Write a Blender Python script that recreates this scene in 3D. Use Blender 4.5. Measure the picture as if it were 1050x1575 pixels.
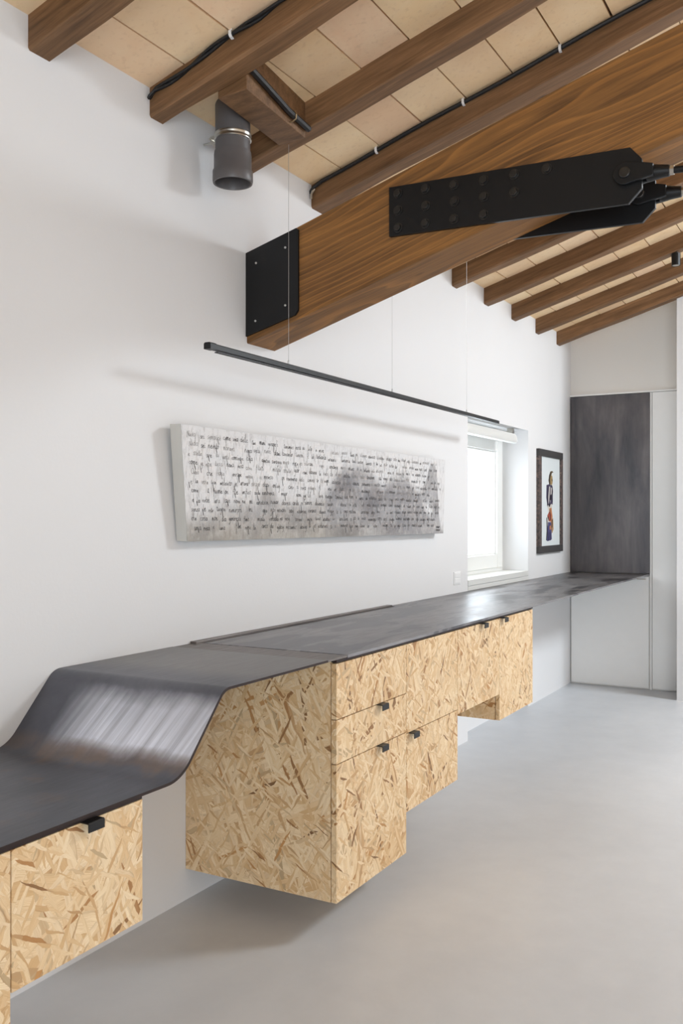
import bpy, bmesh, math, random
from mathutils import Vector, noise
R = random.Random(7)
S = bpy.context.scene
COL = S.collection
for o in list(bpy.data.objects): bpy.data.objects.remove(o)

# ------------------------------------------------------------------ camera
CAMX, CAMH, YAW, FPX = 2.096, 1.36, math.radians(29.40), 1428.0
cam = bpy.data.cameras.new('camera'); camo = bpy.data.objects.new('camera', cam); COL.objects.link(camo)
camo.location = (CAMX, 0, CAMH); camo.rotation_euler = (math.pi/2, 0, YAW)
cam.sensor_fit = 'VERTICAL'; cam.sensor_height = 36; cam.sensor_width = 24
cam.lens = FPX/1575*36; cam.shift_y = 6.5/1575; cam.clip_start = .05
S.camera = camo

# ------------------------------------------------------------------ world, lights, exposure
S.view_settings.view_transform = 'Standard'; S.view_settings.look = 'None'
S.view_settings.gamma = 1; S.view_settings.use_curve_mapping = False
S.view_settings.exposure = 0.07
W = bpy.data.worlds.new('sky'); S.world = W; W.use_nodes = True
bg = W.node_tree.nodes['Background']; bg.inputs[0].default_value = (.86, .94, 1, 1); bg.inputs[1].default_value = 1.4

def area(name, loc, rot, sx, sy, power, color=(1, 1, 1), spread=180):
    l = bpy.data.lights.new(name, 'AREA'); l.shape = 'RECTANGLE'; l.size = sx; l.size_y = sy
    l.energy = power; l.color = color; l.spread = math.radians(spread)
    o = bpy.data.objects.new(name, l); COL.objects.link(o); o.location = loc; o.rotation_euler = rot
    return o
PI = math.pi
# daylight in every opening; skylight, right and back openings are unseen, added for light
DAY = (.85, .935, 1)
area('daylight_window', (-.285, 5.856, 1.45), (0, -PI/2, 0), 1.0, 1.12, 15, DAY)
SKYL = [(6.40, 205)]                                  # unseen skylight added in the far roof slope as key: centre along the ridge, power
for yk, pw in SKYL: area('key_skylight', (4.42, yk, 3.825), (0, math.atan(.3), 0), .95, 1.25, pw, DAY)
area('fill_right', (7.62, 1.6, 1.55), (0, PI/2, 0), 1.5, 2.2, 6, DAY)
area('fill_right_far', (7.62, 5.0, 1.55), (0, PI/2, 0), 1.5, 2.2, 12, DAY)
area('fill_back', (4.2, -3.02, 1.2), (PI/2, 0, 0), 3.2, 2.2, 168, DAY)

# ------------------------------------------------------------------ node helpers
def srgb(r, g, b):
    f = lambda c: (c/255/12.92) if c/255 <= .04045 else ((c/255+.055)/1.055)**2.4
    return (f(r), f(g), f(b), 1)
class N:
    def __init__(s, name):
        s.m = bpy.data.materials.new(name); s.m.use_nodes = True
        s.t = s.m.node_tree; s.b = s.t.nodes['Principled BSDF']; s.out = s.t.nodes['Material Output']
    def n(s, typ, **kw):
        x = s.t.nodes.new(typ)
        for k, v in kw.items(): setattr(x, k, v)
        return x
    def l(s, a, b): s.t.links.new(a, b)
    def set(s, x, i, v):
        if hasattr(v, 'is_linked') or isinstance(v, bpy.types.NodeSocket): s.l(v, x.inputs[i])
        else: x.inputs[i].default_value = v
    def math(s, op, a, b=0, clamp=False):
        x = s.n('ShaderNodeMath', operation=op, use_clamp=clamp); s.set(x, 0, a); s.set(x, 1, b); return x.outputs[0]
    def vmath(s, op, a, b=(0, 0, 0)):
        x = s.n('ShaderNodeVectorMath', operation=op); s.set(x, 0, a); s.set(x, 1, b); return x.outputs[0]
    def pos(s): return s.n('ShaderNodeNewGeometry').outputs['Position']
    def sep(s, v): x = s.n('ShaderNodeSeparateXYZ'); s.l(v, x.inputs[0]); return x.outputs
    def comb(s, a=0, b=0, c=0):
        x = s.n('ShaderNodeCombineXYZ'); s.set(x, 0, a); s.set(x, 1, b); s.set(x, 2, c); return x.outputs[0]
    def mapn(s, v, loc=(0, 0, 0), rot=(0, 0, 0), sc=(1, 1, 1), typ='POINT'):
        x = s.n('ShaderNodeMapping', vector_type=typ); s.l(v, x.inputs[0])
        x.inputs[1].default_value = loc; x.inputs[2].default_value = rot; x.inputs[3].default_value = sc; return x.outputs[0]
    def noise(s, v, scale=5, detail=3, rough=.5, dist=0, out='Fac'):
        x = s.n('ShaderNodeTexNoise'); s.l(v, x.inputs['Vector']); x.inputs['Scale'].default_value = scale
        x.inputs['Detail'].default_value = detail; x.inputs['Roughness'].default_value = rough
        x.inputs['Distortion'].default_value = dist; return x.outputs[out]
    def ramp(s, f, stops, interp='LINEAR'):
        x = s.n('ShaderNodeValToRGB'); s.l(f, x.inputs[0]); cr = x.color_ramp; cr.interpolation = interp
        while len(cr.elements) < len(stops): cr.elements.new(.5)
        for e, (p, c) in zip(cr.elements, stops):
            e.position = p; e.color = c if len(c) == 4 else (*c, 1)
        return x.outputs[0]
    def mix(s, f, a, b, mode='MIX'):
        x = s.n('ShaderNodeMix', data_type='RGBA', blend_type=mode); s.set(x, 0, f); s.set(x, 6, a); s.set(x, 7, b); return x.outputs[2]
    def vmix(s, f, a, b):
        x = s.n('ShaderNodeMix', data_type='VECTOR'); s.set(x, 0, f); s.set(x, 4, a); s.set(x, 5, b); return x.outputs[1]
    def rnd(s): return s.n('ShaderNodeObjectInfo').outputs['Random']
    def bump(s, h, strength=.3, dist=.002):
        x = s.n('ShaderNodeBump'); x.inputs['Strength'].default_value = strength; x.inputs['Distance'].default_value = dist
        s.l(h, x.inputs['Height']); s.l(x.outputs[0], s.b.inputs['Normal'])
    def fin(s, col=None, rough=None, metal=None, spec=None):
        for k, v in (('Base Color', col), ('Roughness', rough), ('Metallic', metal), ('Specular IOR Level', spec)):
            if v is not None: s.set(s.b, k, v)
        return s.m
g = lambda v: (v, v, v, 1)

def mat_plaster(name, c):
    n = N(name); p = n.pos()
    big = n.noise(p, 1.3, 3); fine = n.noise(p, 90, 4)
    c2 = tuple(x*.955 for x in c[:3])+(1,)
    n.bump(n.math('ADD', n.math('MULTIPLY', big, 4), fine), .12, .003)
    return n.fin(n.mix(big, c, c2), .85, 0, .25)
M = {}
M['plaster'] = mat_plaster('white_plaster', (.76, .755, .76, 1))
M['plaster_far'] = mat_plaster('warm_bounce_plaster', (.84, .815, .775, 1))  # warm bounce from the timber is put into the far wall's colour
def simple(name, col, rough=.5, metal=0, spec=.5, fine=0, var=.0):
    n = N(name); p = n.pos(); f = n.noise(p, 14, 4)
    a = tuple(x*(1-var) for x in col[:3])+(1,); b = tuple(min(1, x*(1+var)) for x in col[:3])+(1,)
    if fine: n.bump(n.noise(p, fine, 3), .2, .001)
    return n.fin(n.mix(f, a, b), rough, metal, spec)
M['white_paint'] = simple('white_lacquer', (.89, .885, .87, 1), .45, var=.02)
M['window_white'] = simple('window_white', (.74, .74, .715, 1), .35, var=.01)
M['plastic_white'] = simple('white_plastic', (.83, .83, .83, 1), .35)
M['black_steel'] = simple('black_painted_steel', (.006, .0062, .007, 1), .42, 0, .35, 700, .15)
M['black_bolt'] = simple('black_bolt', (.05, .048, .046, 1), .3, .7, .5)
M['black_rubber'] = simple('black_cable', (.006, .006, .007, 1), .5)
M['zinc'] = simple('zinc_steel', (.62, .60, .55, 1), .28, 1, var=.1)
M['pvc'] = simple('grey_pvc', srgb(94, 90, 90), .42, var=.06)
M['screw'] = simple('screw_steel', (.7, .7, .7, 1), .3, 1)
M['brass'] = simple('brass_hook', (.50, .38, .22, 1), .35, 1)
M['wire'] = simple('steel_wire', (.5, .5, .5, 1), .4, .8)
M['canvas_edge'] = simple('canvas_edge', (.60, .585, .55, 1), .8, fine=400, var=.04)
M['ink'] = simple('ink', (.075, .066, .064, 1), .7, var=.3)
M['ink_soft'] = simple('ink_soft', (.30, .28, .27, 1), .7, var=.3)
M['mat_board'] = simple('mat_board', (.70, .74, .745, 1), .6)
for k, c in dict(fig_hair=(84, 68, 42), fig_skin=(158, 134, 92), fig_violet=(66, 58, 84), fig_white=(205, 200, 190), fig_black=(28, 25, 30),
                 fig_red=(160, 76, 58), fig_orange=(184, 122, 80), fig_blue=(72, 69, 112), fig_tan=(165, 130, 92)).items():
    M[k] = simple('print_'+k[4:], srgb(*c), .6, var=.15)

def mat_floor():
    n = N('grey_resin_floor'); p = n.pos()
    a = n.noise(n.mapn(p, sc=(1, .6, 1)), 1.1, 6, .6, .6); b = n.noise(p, 7, 6, .65)
    f = n.math('ADD', n.math('MULTIPLY', a, .7), n.math('MULTIPLY', b, .3))
    c = n.ramp(f, [(.32, (.55, .565, .59)), (.5, (.605, .62, .645)), (.68, (.66, .675, .70))])
    r = n.ramp(n.noise(p, 4, 4), [(.3, g(.30)), (.7, g(.42))])
    n.bump(b, .03, .004)
    return n.fin(c, r, 0, .45)
M['floor'] = mat_floor()

def mat_wood(name, dark, mid, light, hl, k=1.0, wave=0.0):
    n = N(name); p = n.pos()
    v = n.mapn(p, rot=(0, math.atan(.30), 0))
    rn = n.rnd(); off = n.comb(n.math('MULTIPLY', rn, 37), n.math('MULTIPLY', rn, 11), n.math('MULTIPLY', rn, 23))
    v = n.vmath('ADD', v, off)
    g1 = n.noise(n.mapn(v, sc=(1.1, 16, 16)), 2.2*k, 7, .62, .5)
    g2 = n.noise(n.mapn(v, sc=(2.5, 60, 60)), 3.0*k, 4, .6)
    big = n.noise(n.mapn(v, sc=(1, 3, 3)), 1.6, 3)
    f = n.math('ADD', n.math('ADD', n.math('MULTIPLY', g1, .50), n.math('MULTIPLY', g2, .30)), n.math('MULTIPLY', big, .20))
    col = n.ramp(f, [(.34, dark), (.46, mid), (.57, light), (.69, hl)])
    if wave:
        # flat-sawn figure: distorted bands running with the grain
        wv = n.mapn(v, sc=(.22, 1, 1))
        d = n.noise(n.mapn(v, sc=(.42, 2.6, 2.6)), 1.5, 2, .5)
        s = n.sep(wv)
        band = n.math('ADD', n.math('MULTIPLY', s[2], 14), n.math('MULTIPLY', d, 4.2))
        fr = n.math('FRACT', n.math('MULTIPLY', band, 2.6))
        line = n.ramp(fr, [(0, g(0)), (.66, g(.12)), (.86, g(.75)), (.93, g(1)), (1, g(0))])
        col = n.mix(n.math('MULTIPLY', line, wave), col, hl)
    kn = n.n('ShaderNodeTexVoronoi'); n.l(n.mapn(v, sc=(2.1, 6, 6)), kn.inputs['Vector']); kn.inputs['Scale'].default_value = 1.5
    kf = n.ramp(kn.outputs['Distance'], [(.03, g(1)), (.10, g(0))])
    col = n.mix(n.math('MULTIPLY', kf, .75), col, tuple(x*.35 for x in dark[:3])+(1,))
    n.bump(n.math('ADD', g1, n.math('MULTIPLY', g2, .7)), .35, .003)
    return n.fin(col, .55, 0, .3)
M['rafter'] = mat_wood('stained_rafter_wood', srgb(84, 60, 40), srgb(112, 82, 55), srgb(132, 98, 68), srgb(158, 120, 84))
M['beam'] = mat_wood('stained_beam_wood', srgb(84, 58, 34), srgb(120, 84, 48), srgb(140, 98, 54), srgb(184, 126, 66), .8, .5)

def mat_tile():
    n = N('terracotta_tile'); p = n.pos(); rn = n.rnd()
    p2 = n.vmath('ADD', p, n.comb(n.math('MULTIPLY', rn, 31), n.math('MULTIPLY', rn, 17), 0))
    a = n.noise(p2, 5, 6, .65, .8); b = n.noise(p2, 55, 4)
    base = n.ramp(rn, [(0, srgb(246, 214, 168)), (.35, srgb(238, 204, 160)), (.65, srgb(251, 223, 180)), (1, srgb(240, 202, 168))])
    c = n.mix(n.ramp(a, [(.35, g(0)), (.75, g(.55))]), base, srgb(250, 230, 198))
    c = n.mix(n.ramp(b, [(.3, g(.18)), (.45, g(0))]), c, srgb(190, 150, 112))
    c = n.mix(n.ramp(n.noise(p2, 2.2, 3), [(.35, g(.35)), (.6, g(0))]), c, srgb(212, 172, 136))
    n.bump(n.math('ADD', a, n.math('MULTIPLY', b, .3)), .25, .004)
    return n.fin(c, .8, 0, .2)
M['tile'] = mat_tile()
M['mortar'] = simple('mortar', srgb(122, 98, 76), .9, fine=200, var=.15)

def mat_osb():
    n = N('oriented_strand_board'); s = n.sep(n.pos()); rn = n.rnd()
    u = n.math('ADD', n.math('ADD', s[0], s[1]), n.math('MULTIPLY', rn, 41)); v = n.math('ADD', s[2], n.math('MULTIPLY', rn, 13))
    p = n.comb(u, v, 0)
    w = n.noise(p, 7, 2, .5, 0, 'Color'); w2 = n.noise(p, 45, 2, .5, 0, 'Color')
    p = n.vmath('ADD', p, n.vmath('ADD', n.vmath('MULTIPLY', n.vmath('SUBTRACT', w, (.5, .5, .5)), (.034, .034, 0)), n.vmath('MULTIPLY', n.vmath('SUBTRACT', w2, (.5, .5, .5)), (.006, .006, 0))))
    lay = [(.12, .14, .038, 0), (1.32, .19, .030, .45), (2.25, .16, .024, .52), (.78, .21, .026, .56), (2.86, .15, .029, .60), (1.78, .18, .017, .64),
           (.42, .11, .012, .68), (2.02, .12, .010, .72), (1.05, .09, .009, .76), (2.6, .05, .007, .84)]
    col = None; vec = None; edge = None
    for i, (ang, L, Wd, th) in enumerate(lay):
        q = n.mapn(p, loc=(i*.37, i*.53, 0), rot=(0, 0, ang), sc=(L, Wd, 1), typ='TEXTURE')
        vo = n.n('ShaderNodeTexVoronoi', voronoi_dimensions='2D'); n.l(q, vo.inputs['Vector']); vo.inputs['Scale'].default_value = 1
        cs = n.n('ShaderNodeSeparateColor'); n.l(vo.outputs['Color'], cs.inputs[0])
        c = n.ramp(cs.outputs[0], [(0, srgb(190, 152, 108)), (.08, srgb(208, 172, 126)), (.25, srgb(221, 190, 147)), (.5, srgb(229, 203, 163)),
                                   (.76, srgb(238, 217, 182)), (.88, srgb(212, 184, 146)), (.925, srgb(180, 158, 124)), (.95, srgb(188, 136, 80)), (.975, srgb(148, 104, 62)), (1, srgb(96, 64, 36))])
        e = n.math('MULTIPLY', vo.outputs['Distance'], 1)
        if col is None: col, vec, edge = c, q, e
        else:
            m = n.math('GREATER_THAN', cs.outputs[1], th)
            col = n.mix(m, col, c); vec = n.vmix(m, vec, q); edge = n.math('ADD', n.math('MULTIPLY', edge, n.math('SUBTRACT', 1, m)), n.math('MULTIPLY', e, m))
    gr = n.noise(n.mapn(vec, sc=(.9, 6, 1)), 2.4, 5, .65)
    col = n.mix(n.ramp(gr, [(.36, g(.55)), (.58, g(0))]), col, srgb(186, 146, 102))
    col = n.mix(n.ramp(edge, [(.58, g(0)), (.95, g(.35))]), col, srgb(140, 100, 62))
    n.bump(n.math('SUBTRACT', n.math('MULTIPLY', gr, .5), edge), .25, .002)
    return n.fin(col, .5, 0, .35)
M['osb'] = mat_osb()
M['osb_edge'] = simple('board_edge', srgb(150, 112, 76), .8, fine=150, var=.25)
M['cabinet_inside'] = simple('dark_gap_board', srgb(96, 70, 48), .8, var=.2)

def mat_steel(name, kind):
    n = N(name); p = n.pos(); s = n.sep(p)
    st = n.noise(n.mapn(p, sc=(1, .35, 1)), 3.2, 7, .62, .7)
    fine = n.noise(n.mapn(p, sc=(14, 1.4, 14)), 6, 4, .6)
    patch = n.noise(n.mapn(p, rot=(0, 0, .12), sc=(2.4, .75, 1)), 2.6, 4, .55, .6)
    if kind == 'top':
        c = n.ramp(patch, [(.38, srgb(72, 71, 76)), (.45, srgb(104, 102, 106)), (.50, srgb(146, 144, 146)), (.7, srgb(164, 162, 163))])
        r = n.ramp(patch, [(.40, g(.30)), (.55, g(.42))])
        c = n.mix(n.ramp(fine, [(.3, g(.35)), (.6, g(0))]), c, srgb(92, 86, 84))
    elif kind == 'strip':
        c = n.ramp(st, [(.3, srgb(114, 107, 103)), (.7, srgb(138, 131, 127))]); r = n.ramp(fine, [(.3, g(.36)), (.7, g(.5))])
    elif kind == 'panel':
        vert = n.noise(n.mapn(p, sc=(5, 5, .7)), 2.2, 7, .65, .4); cl = n.noise(n.mapn(p, sc=(1.6, 1, .6)), 2.2, 4, .6, .5)
        f = n.math('ADD', n.math('MULTIPLY', vert, .5), n.math('MULTIPLY', cl, .5))
        c = n.ramp(f, [(.34, srgb(80, 80, 84)), (.5, srgb(105, 102, 104)), (.66, srgb(130, 125, 125))])
        r = n.ramp(vert, [(.3, g(.38)), (.7, g(.52))])
    else:  # bent sheet: darker on the flats, streaked pale along the bend, rust brown in the hollow
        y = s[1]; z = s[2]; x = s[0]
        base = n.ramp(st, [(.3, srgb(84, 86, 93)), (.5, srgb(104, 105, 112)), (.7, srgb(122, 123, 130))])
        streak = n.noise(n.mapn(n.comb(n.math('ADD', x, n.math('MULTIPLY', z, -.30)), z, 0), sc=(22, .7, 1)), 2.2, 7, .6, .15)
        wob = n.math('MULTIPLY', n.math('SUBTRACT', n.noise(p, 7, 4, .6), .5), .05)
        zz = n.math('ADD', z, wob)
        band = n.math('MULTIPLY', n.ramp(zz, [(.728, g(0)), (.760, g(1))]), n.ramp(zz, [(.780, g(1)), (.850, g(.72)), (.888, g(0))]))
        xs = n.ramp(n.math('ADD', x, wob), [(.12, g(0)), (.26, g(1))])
        pale_bend = n.math('MULTIPLY', n.math('MULTIPLY', band, xs), n.ramp(streak, [(.36, g(.55)), (.60, g(1))]))
        c = n.mix(pale_bend, base, srgb(236, 239, 249))
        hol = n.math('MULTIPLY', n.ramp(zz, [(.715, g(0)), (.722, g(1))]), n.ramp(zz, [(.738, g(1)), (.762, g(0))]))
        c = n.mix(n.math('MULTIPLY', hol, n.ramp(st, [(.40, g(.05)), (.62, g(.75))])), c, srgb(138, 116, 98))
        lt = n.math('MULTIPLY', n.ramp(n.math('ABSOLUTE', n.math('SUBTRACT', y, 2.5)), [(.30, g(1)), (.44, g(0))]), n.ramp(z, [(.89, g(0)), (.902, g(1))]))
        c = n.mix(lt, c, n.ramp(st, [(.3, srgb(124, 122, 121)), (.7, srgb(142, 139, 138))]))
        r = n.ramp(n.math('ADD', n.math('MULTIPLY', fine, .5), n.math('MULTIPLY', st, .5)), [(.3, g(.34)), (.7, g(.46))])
    n.bump(fine, .05, .001)
    return n.fin(c, r, .92)
M['steel_top'] = mat_steel('raw_steel_top', 'top'); M['steel_strip'] = mat_steel('raw_steel_strip', 'strip')
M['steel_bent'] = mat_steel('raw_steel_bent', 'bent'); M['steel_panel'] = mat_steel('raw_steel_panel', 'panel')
M['steel_edge'] = simple('steel_cut_edge', srgb(62, 52, 50), .5, .8, var=.2)

def mat_glass():
    n = N('window_glass'); tr = n.n('ShaderNodeBsdfTransparent'); gl = n.n('ShaderNodeBsdfGlossy'); gl.inputs['Roughness'].default_value = .02
    mx = n.n('ShaderNodeMixShader'); mx.inputs[0].default_value = .07
    n.l(tr.outputs[0], mx.inputs[1]); n.l(gl.outputs[0], mx.inputs[2]); n.l(mx.outputs[0], n.out.inputs[0])
    return n.m
M['glass'] = mat_glass()
def mat_attr(name, rough=.75):
    n = N(name); a = n.n('ShaderNodeVertexColor', layer_name='paint'); p = n.pos()
    f1 = n.noise(n.mapn(p, sc=(1, 1, .35)), 60, 4, .65); f2 = n.noise(p, 22, 5, .6)
    c = n.mix(n.ramp(f1, [(.34, g(.30)), (.50, g(0))]), a.outputs[0], srgb(120, 112, 108))
    c = n.mix(n.ramp(f2, [(.5, g(0)), (.75, g(.30))]), c, srgb(232, 228, 224))
    n.bump(n.math('ADD', f1, n.noise(p, 160, 3)), .5, .003)
    return n.fin(c, rough, 0, .2)
M['canvas'] = mat_attr('painted_canvas')
def mat_mottle():
    n = N('mottled_frame'); p = n.pos(); f = n.noise(p, 60, 5, .7)
    return n.fin(n.ramp(f, [(.35, srgb(40, 36, 38)), (.5, srgb(84, 74, 72)), (.62, srgb(120, 96, 86)), (.75, srgb(168, 156, 150))]), .5)
M['mottle'] = mat_mottle()
M['frame_dark'] = simple('dark_frame', srgb(62, 60, 60), .5, fine=200, var=.1)

# ------------------------------------------------------------------ mesh helpers
ORG = {}
class G:
    def __init__(s): s.v = []; s.f = []
    def poly(s, pts): i = len(s.v); s.v += [tuple(p) for p in pts]; s.f.append(tuple(range(i, i+len(pts)))); return s
    def box(s, x0, x1, y0, y1, z0, z1):
        i = len(s.v); s.v += [(x, y, z) for x in (x0, x1) for y in (y0, y1) for z in (z0, z1)]
        s.f += [tuple(i+k for k in q) for q in ((0, 1, 3, 2), (4, 6, 7, 5), (0, 4, 5, 1), (2, 3, 7, 6), (0, 2, 6, 4), (1, 5, 7, 3))]; return s
    def prism(s, a, b):          # two matching rings -> closed solid
        i = len(s.v); n = len(a); s.v += [tuple(p) for p in a]+[tuple(p) for p in b]
        s.f += [tuple(range(i+n-1, i-1, -1)), tuple(range(i+n, i+2*n))]
        s.f += [(i+k, i+(k+1) % n, i+n+(k+1) % n, i+n+k) for k in range(n)]; return s
    def rings(s, rs, cap=True, close=False):
        i = len(s.v); n = len(rs[0])
        for r in rs: s.v += [tuple(p) for p in r]
        m = len(rs)
        for a in range(m if close else m-1):
            b = (a+1) % m
            s.f += [(i+a*n+k, i+a*n+(k+1) % n, i+b*n+(k+1) % n, i+b*n+k) for k in range(n)]
        if cap and not close: s.f += [tuple(range(i+n-1, i-1, -1)), tuple(range(i+(m-1)*n, i+m*n))]
        return s
    def tube(s, pts, r, n=8):
        pts = [Vector(p) for p in pts]; rs = []
        for k, p in enumerate(pts):
            d = (pts[min(k+1, len(pts)-1)]-pts[max(k-1, 0)]).normalized()
            u = d.cross(Vector((0, 0, 1)) if abs(d.z) < .9 else Vector((0, 1, 0))).normalized(); w = d.cross(u)
            rr = r[k] if isinstance(r, (list, tuple)) else r
            rs.append([p+u*math.cos(t*2*PI/n)*rr+w*math.sin(t*2*PI/n)*rr for t in range(n)])
        return s.rings(rs)
    def lathe(s, c, prof, n=32, axis='z'):
        rs = []
        for r, h in prof:
            ring = []
            for t in range(n):
                a, b = math.cos(t*2*PI/n)*r, math.sin(t*2*PI/n)*r
                ring.append((c[0]+a, c[1]+b, c[2]+h) if axis == 'z' else (c[0]+a, c[1]+h, c[2]+b) if axis == 'y' else (c[0]+h, c[1]+a, c[2]+b))
            rs.append(ring)
        return s.rings(rs)
def build(name, geo, mat, parent=None, loc=None, smooth=False, bevel=0, kind=None, label=None, cat=None, group=None):
    o0 = Vector(ORG[parent.name]) if parent is not None else Vector(loc or (0, 0, 0))
    me = bpy.data.meshes.new(name); me.from_pydata([tuple(Vector(v)-o0) for v in geo.v], [], geo.f); me.update()
    bm = bmesh.new(); bm.from_mesh(me); bmesh.ops.recalc_face_normals(bm, faces=bm.faces)
    if bevel: bmesh.ops.bevel(bm, geom=[e for e in bm.edges if e.calc_face_angle(0) > .5], offset=bevel, segments=2, affect='EDGES', profile=.6)
    bm.to_mesh(me); bm.free()
    if smooth:
        for p in me.polygons: p.use_smooth = True
        try: me.set_sharp_from_angle(angle=.7)
        except Exception: pass
    me.materials.append(mat)
    o = bpy.data.objects.new(name, me); COL.objects.link(o)
    if parent is not None: o.parent = parent
    else: o.location = o0
    ORG[o.name] = o0
    if kind: o['kind'] = kind
    if label: o['label'] = label
    if cat: o['category'] = cat
    if group: o['group'] = group
    return o
def thing(name, loc, label, cat, group=None):
    o = bpy.data.objects.new(name, None); COL.objects.link(o); o.location = loc; o.empty_display_size = .1
    ORG[o.name] = Vector(loc); o['label'] = label; o['category'] = cat
    if group: o['group'] = group
    return o
def holed(axis, c, u0, u1, v0, v1, holes, depths, top=None):
    """wall plane with rectangular openings and their reveals; axis 'x' (plane x=c, u=y, v=z) or 'y' (plane y=c, u=x, v=z)"""
    q = G(); P = (lambda u, v, d: (c+d, u, v)) if axis == 'x' else (lambda u, v, d: (u, c+d, v))
    us = sorted({u0, u1, *[h[0] for h in holes], *[h[1] for h in holes]}); vs = sorted({v0, v1, *[h[2] for h in holes], *[h[3] for h in holes]})
    for a, b in zip(us, us[1:]):
        for e, f in zip(vs, vs[1:]):
            mu, mv = (a+b)/2, (e+f)/2
            if any(h[0] < mu < h[1] and h[2] < mv < h[3] for h in holes): continue
            q.poly([P(a, e, 0), P(b, e, 0), P(b, f, 0), P(a, f, 0)])
    for h, d in zip(holes, depths):
        a, b, e, f = h
        if e > 0: q.poly([P(a, e, 0), P(b, e, 0), P(b, e, d), P(a, e, d)])
        q.poly([P(a, f, 0), P(b, f, 0), P(b, f, d), P(a, f, d)])
        q.poly([P(a, e, 0), P(a, f, 0), P(a, f, d), P(a, e, d)]); q.poly([P(b, e, 0), P(b, f, 0), P(b, f, d), P(b, e, d)])
    return q

# ------------------------------------------------------------------ the setting
YF, ZC, XC, XD, SL = 7.54, .907, .625, .615, .30     # far wall, worktop height, worktop front, door front, roof slope
XR, XE, YB = 3.8, 7.6, -3.0                          # ridge, right wall, back wall
ztile = lambda x: 2.80+SL*x
zraf = lambda x: 2.70+SL*x
build('floor', G().box(-.3, XE+.05, YB-.05, YF+.05, -.1, 0), M['floor'], kind='structure')
WY0, WY1, WZ0, WZ1 = 5.276, 6.436, .934, 1.972
wl = holed('x', 0, YB, YF, 0, 2.86, [(WY0, WY1, WZ0, WZ1), (WY0, WY1, 0, .885)], [-.25, -.09])
wl.poly([(-.09, WY0, 0), (-.09, WY1, 0), (-.09, WY1, .885), (-.09, WY0, .885)])
build('wall_left', wl, M['plaster'], kind='structure')
far = G(); far.poly([(0, YF, 0), (.95, YF, 0), (.95, YF, ztile(.95)+.05), (0, YF, ztile(0)+.05)])
build('wall_far', far, M['plaster_far'], kind='structure')
part = G(); XP, YP = .886, 7.19
part.prism([(XP, YP, 0), (XR, YP, 0), (XE, YP, 0), (XE, YP, ztile(0)), (XR, YP, ztile(XR)+.03), (XP, YP, ztile(XP)+.03)],
           [(XP, YF, 0), (XR, YF, 0), (XE, YF, 0), (XE, YF, ztile(0)), (XR, YF, ztile(XR)+.03), (XP, YF, ztile(XP)+.03)])
build('wall_right_far', part, M['plaster'], kind='structure')
wr = holed('x', XE, YB, YF, 0, 2.86, [(.5, 2.7, .8, 2.3), (3.9, 6.1, .8, 2.3)], [.3, .3])
build('wall_right', wr, M['plaster'], kind='structure')
wb = holed('y', YB, 0, XE, 0, 2.80, [(2.6, 5.8, .1, 2.3)], [-.3])
wb.poly([(0, YB, 2.80), (XE, YB, 2.80), (XR, YB, ztile(XR)+.02)])
build('wall_back', wb, M['plaster'], kind='structure')
# roof: backing above the tiles, and the plain far slope with the added skylight
cei = G().prism([(-.05, YB, ztile(-.05)+.022), (XR, YB, ztile(XR)+.022), (XR, YB, ztile(XR)+.08), (-.05, YB, ztile(-.05)+.08)],
                [(-.05, YF, ztile(-.05)+.022), (XR, YF, ztile(XR)+.022), (XR, YF, ztile(XR)+.08), (-.05, YF, ztile(-.05)+.08)])
ceiling = build('ceiling', cei, M['mortar'], kind='structure')
z2 = lambda x: ztile(XR)+.03-SL*(x-XR)
sl2 = G(); sx0, sx1 = 3.93, 4.91
sky_y = [(y-.65, y+.65) for y, _ in SKYL]
cuts = [YB]+[v for p in sky_y for v in p]+[YF]
quads = [(XR, sx0, YB, YF), (sx1, XE+.1, YB, YF)]+[(sx0, sx1, cuts[k], cuts[k+1]) for k in range(0, len(cuts), 2)]
for a, b, c, d in quads: sl2.poly([(a, c, z2(a)), (b, c, z2(b)), (b, d, z2(b)), (a, d, z2(a))])
for sy0, sy1 in sky_y:
    for (a, c), (b, d) in (((sx0, sy0), (sx1, sy0)), ((sx1, sy0), (sx1, sy1)), ((sx1, sy1), (sx0, sy1)), ((sx0, sy1), (sx0, sy0))):
        sl2.poly([(a, c, z2(a)), (b, d, z2(b)), (b, d, z2(b)+.12), (a, c, z2(a)+.12)])
build('ceiling_far_slope', sl2, M['tile'], kind='structure')
# frames of the unseen windows, added to let fill light in
def frame_x(name, x, y0, y1, z0, z1, w=.06):
    q = G()
    for b in ((y0, y0+w, z0, z1), (y1-w, y1, z0, z1), (y0, y1, z0, z0+w), (y0, y1, z1-w, z1), ((y0+y1)/2-w/2, (y0+y1)/2+w/2, z0, z1)): q.box(x-.03, x+.03, *b)
    build(name, q, M['window_white'], kind='structure')
frame_x('added_window_2', XE+.12, .5, 2.7, .8, 2.3); frame_x('added_window_3', XE+.12, 3.9, 6.1, .8, 2.3)
q = G()
for b in ((2.6, 2.67, .1, 2.3), (5.73, 5.8, .1, 2.3), (4.16, 4.24, .1, 2.3)): q.box(b[0], b[1], YB-.15, YB-.09, b[2], b[3])
for z0, z1 in ((.1, .17), (2.23, 2.3)): q.box(2.6, 5.8, YB-.15, YB-.09, z0, z1)
build('added_window_4', q, M['window_white'], kind='structure')

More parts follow.
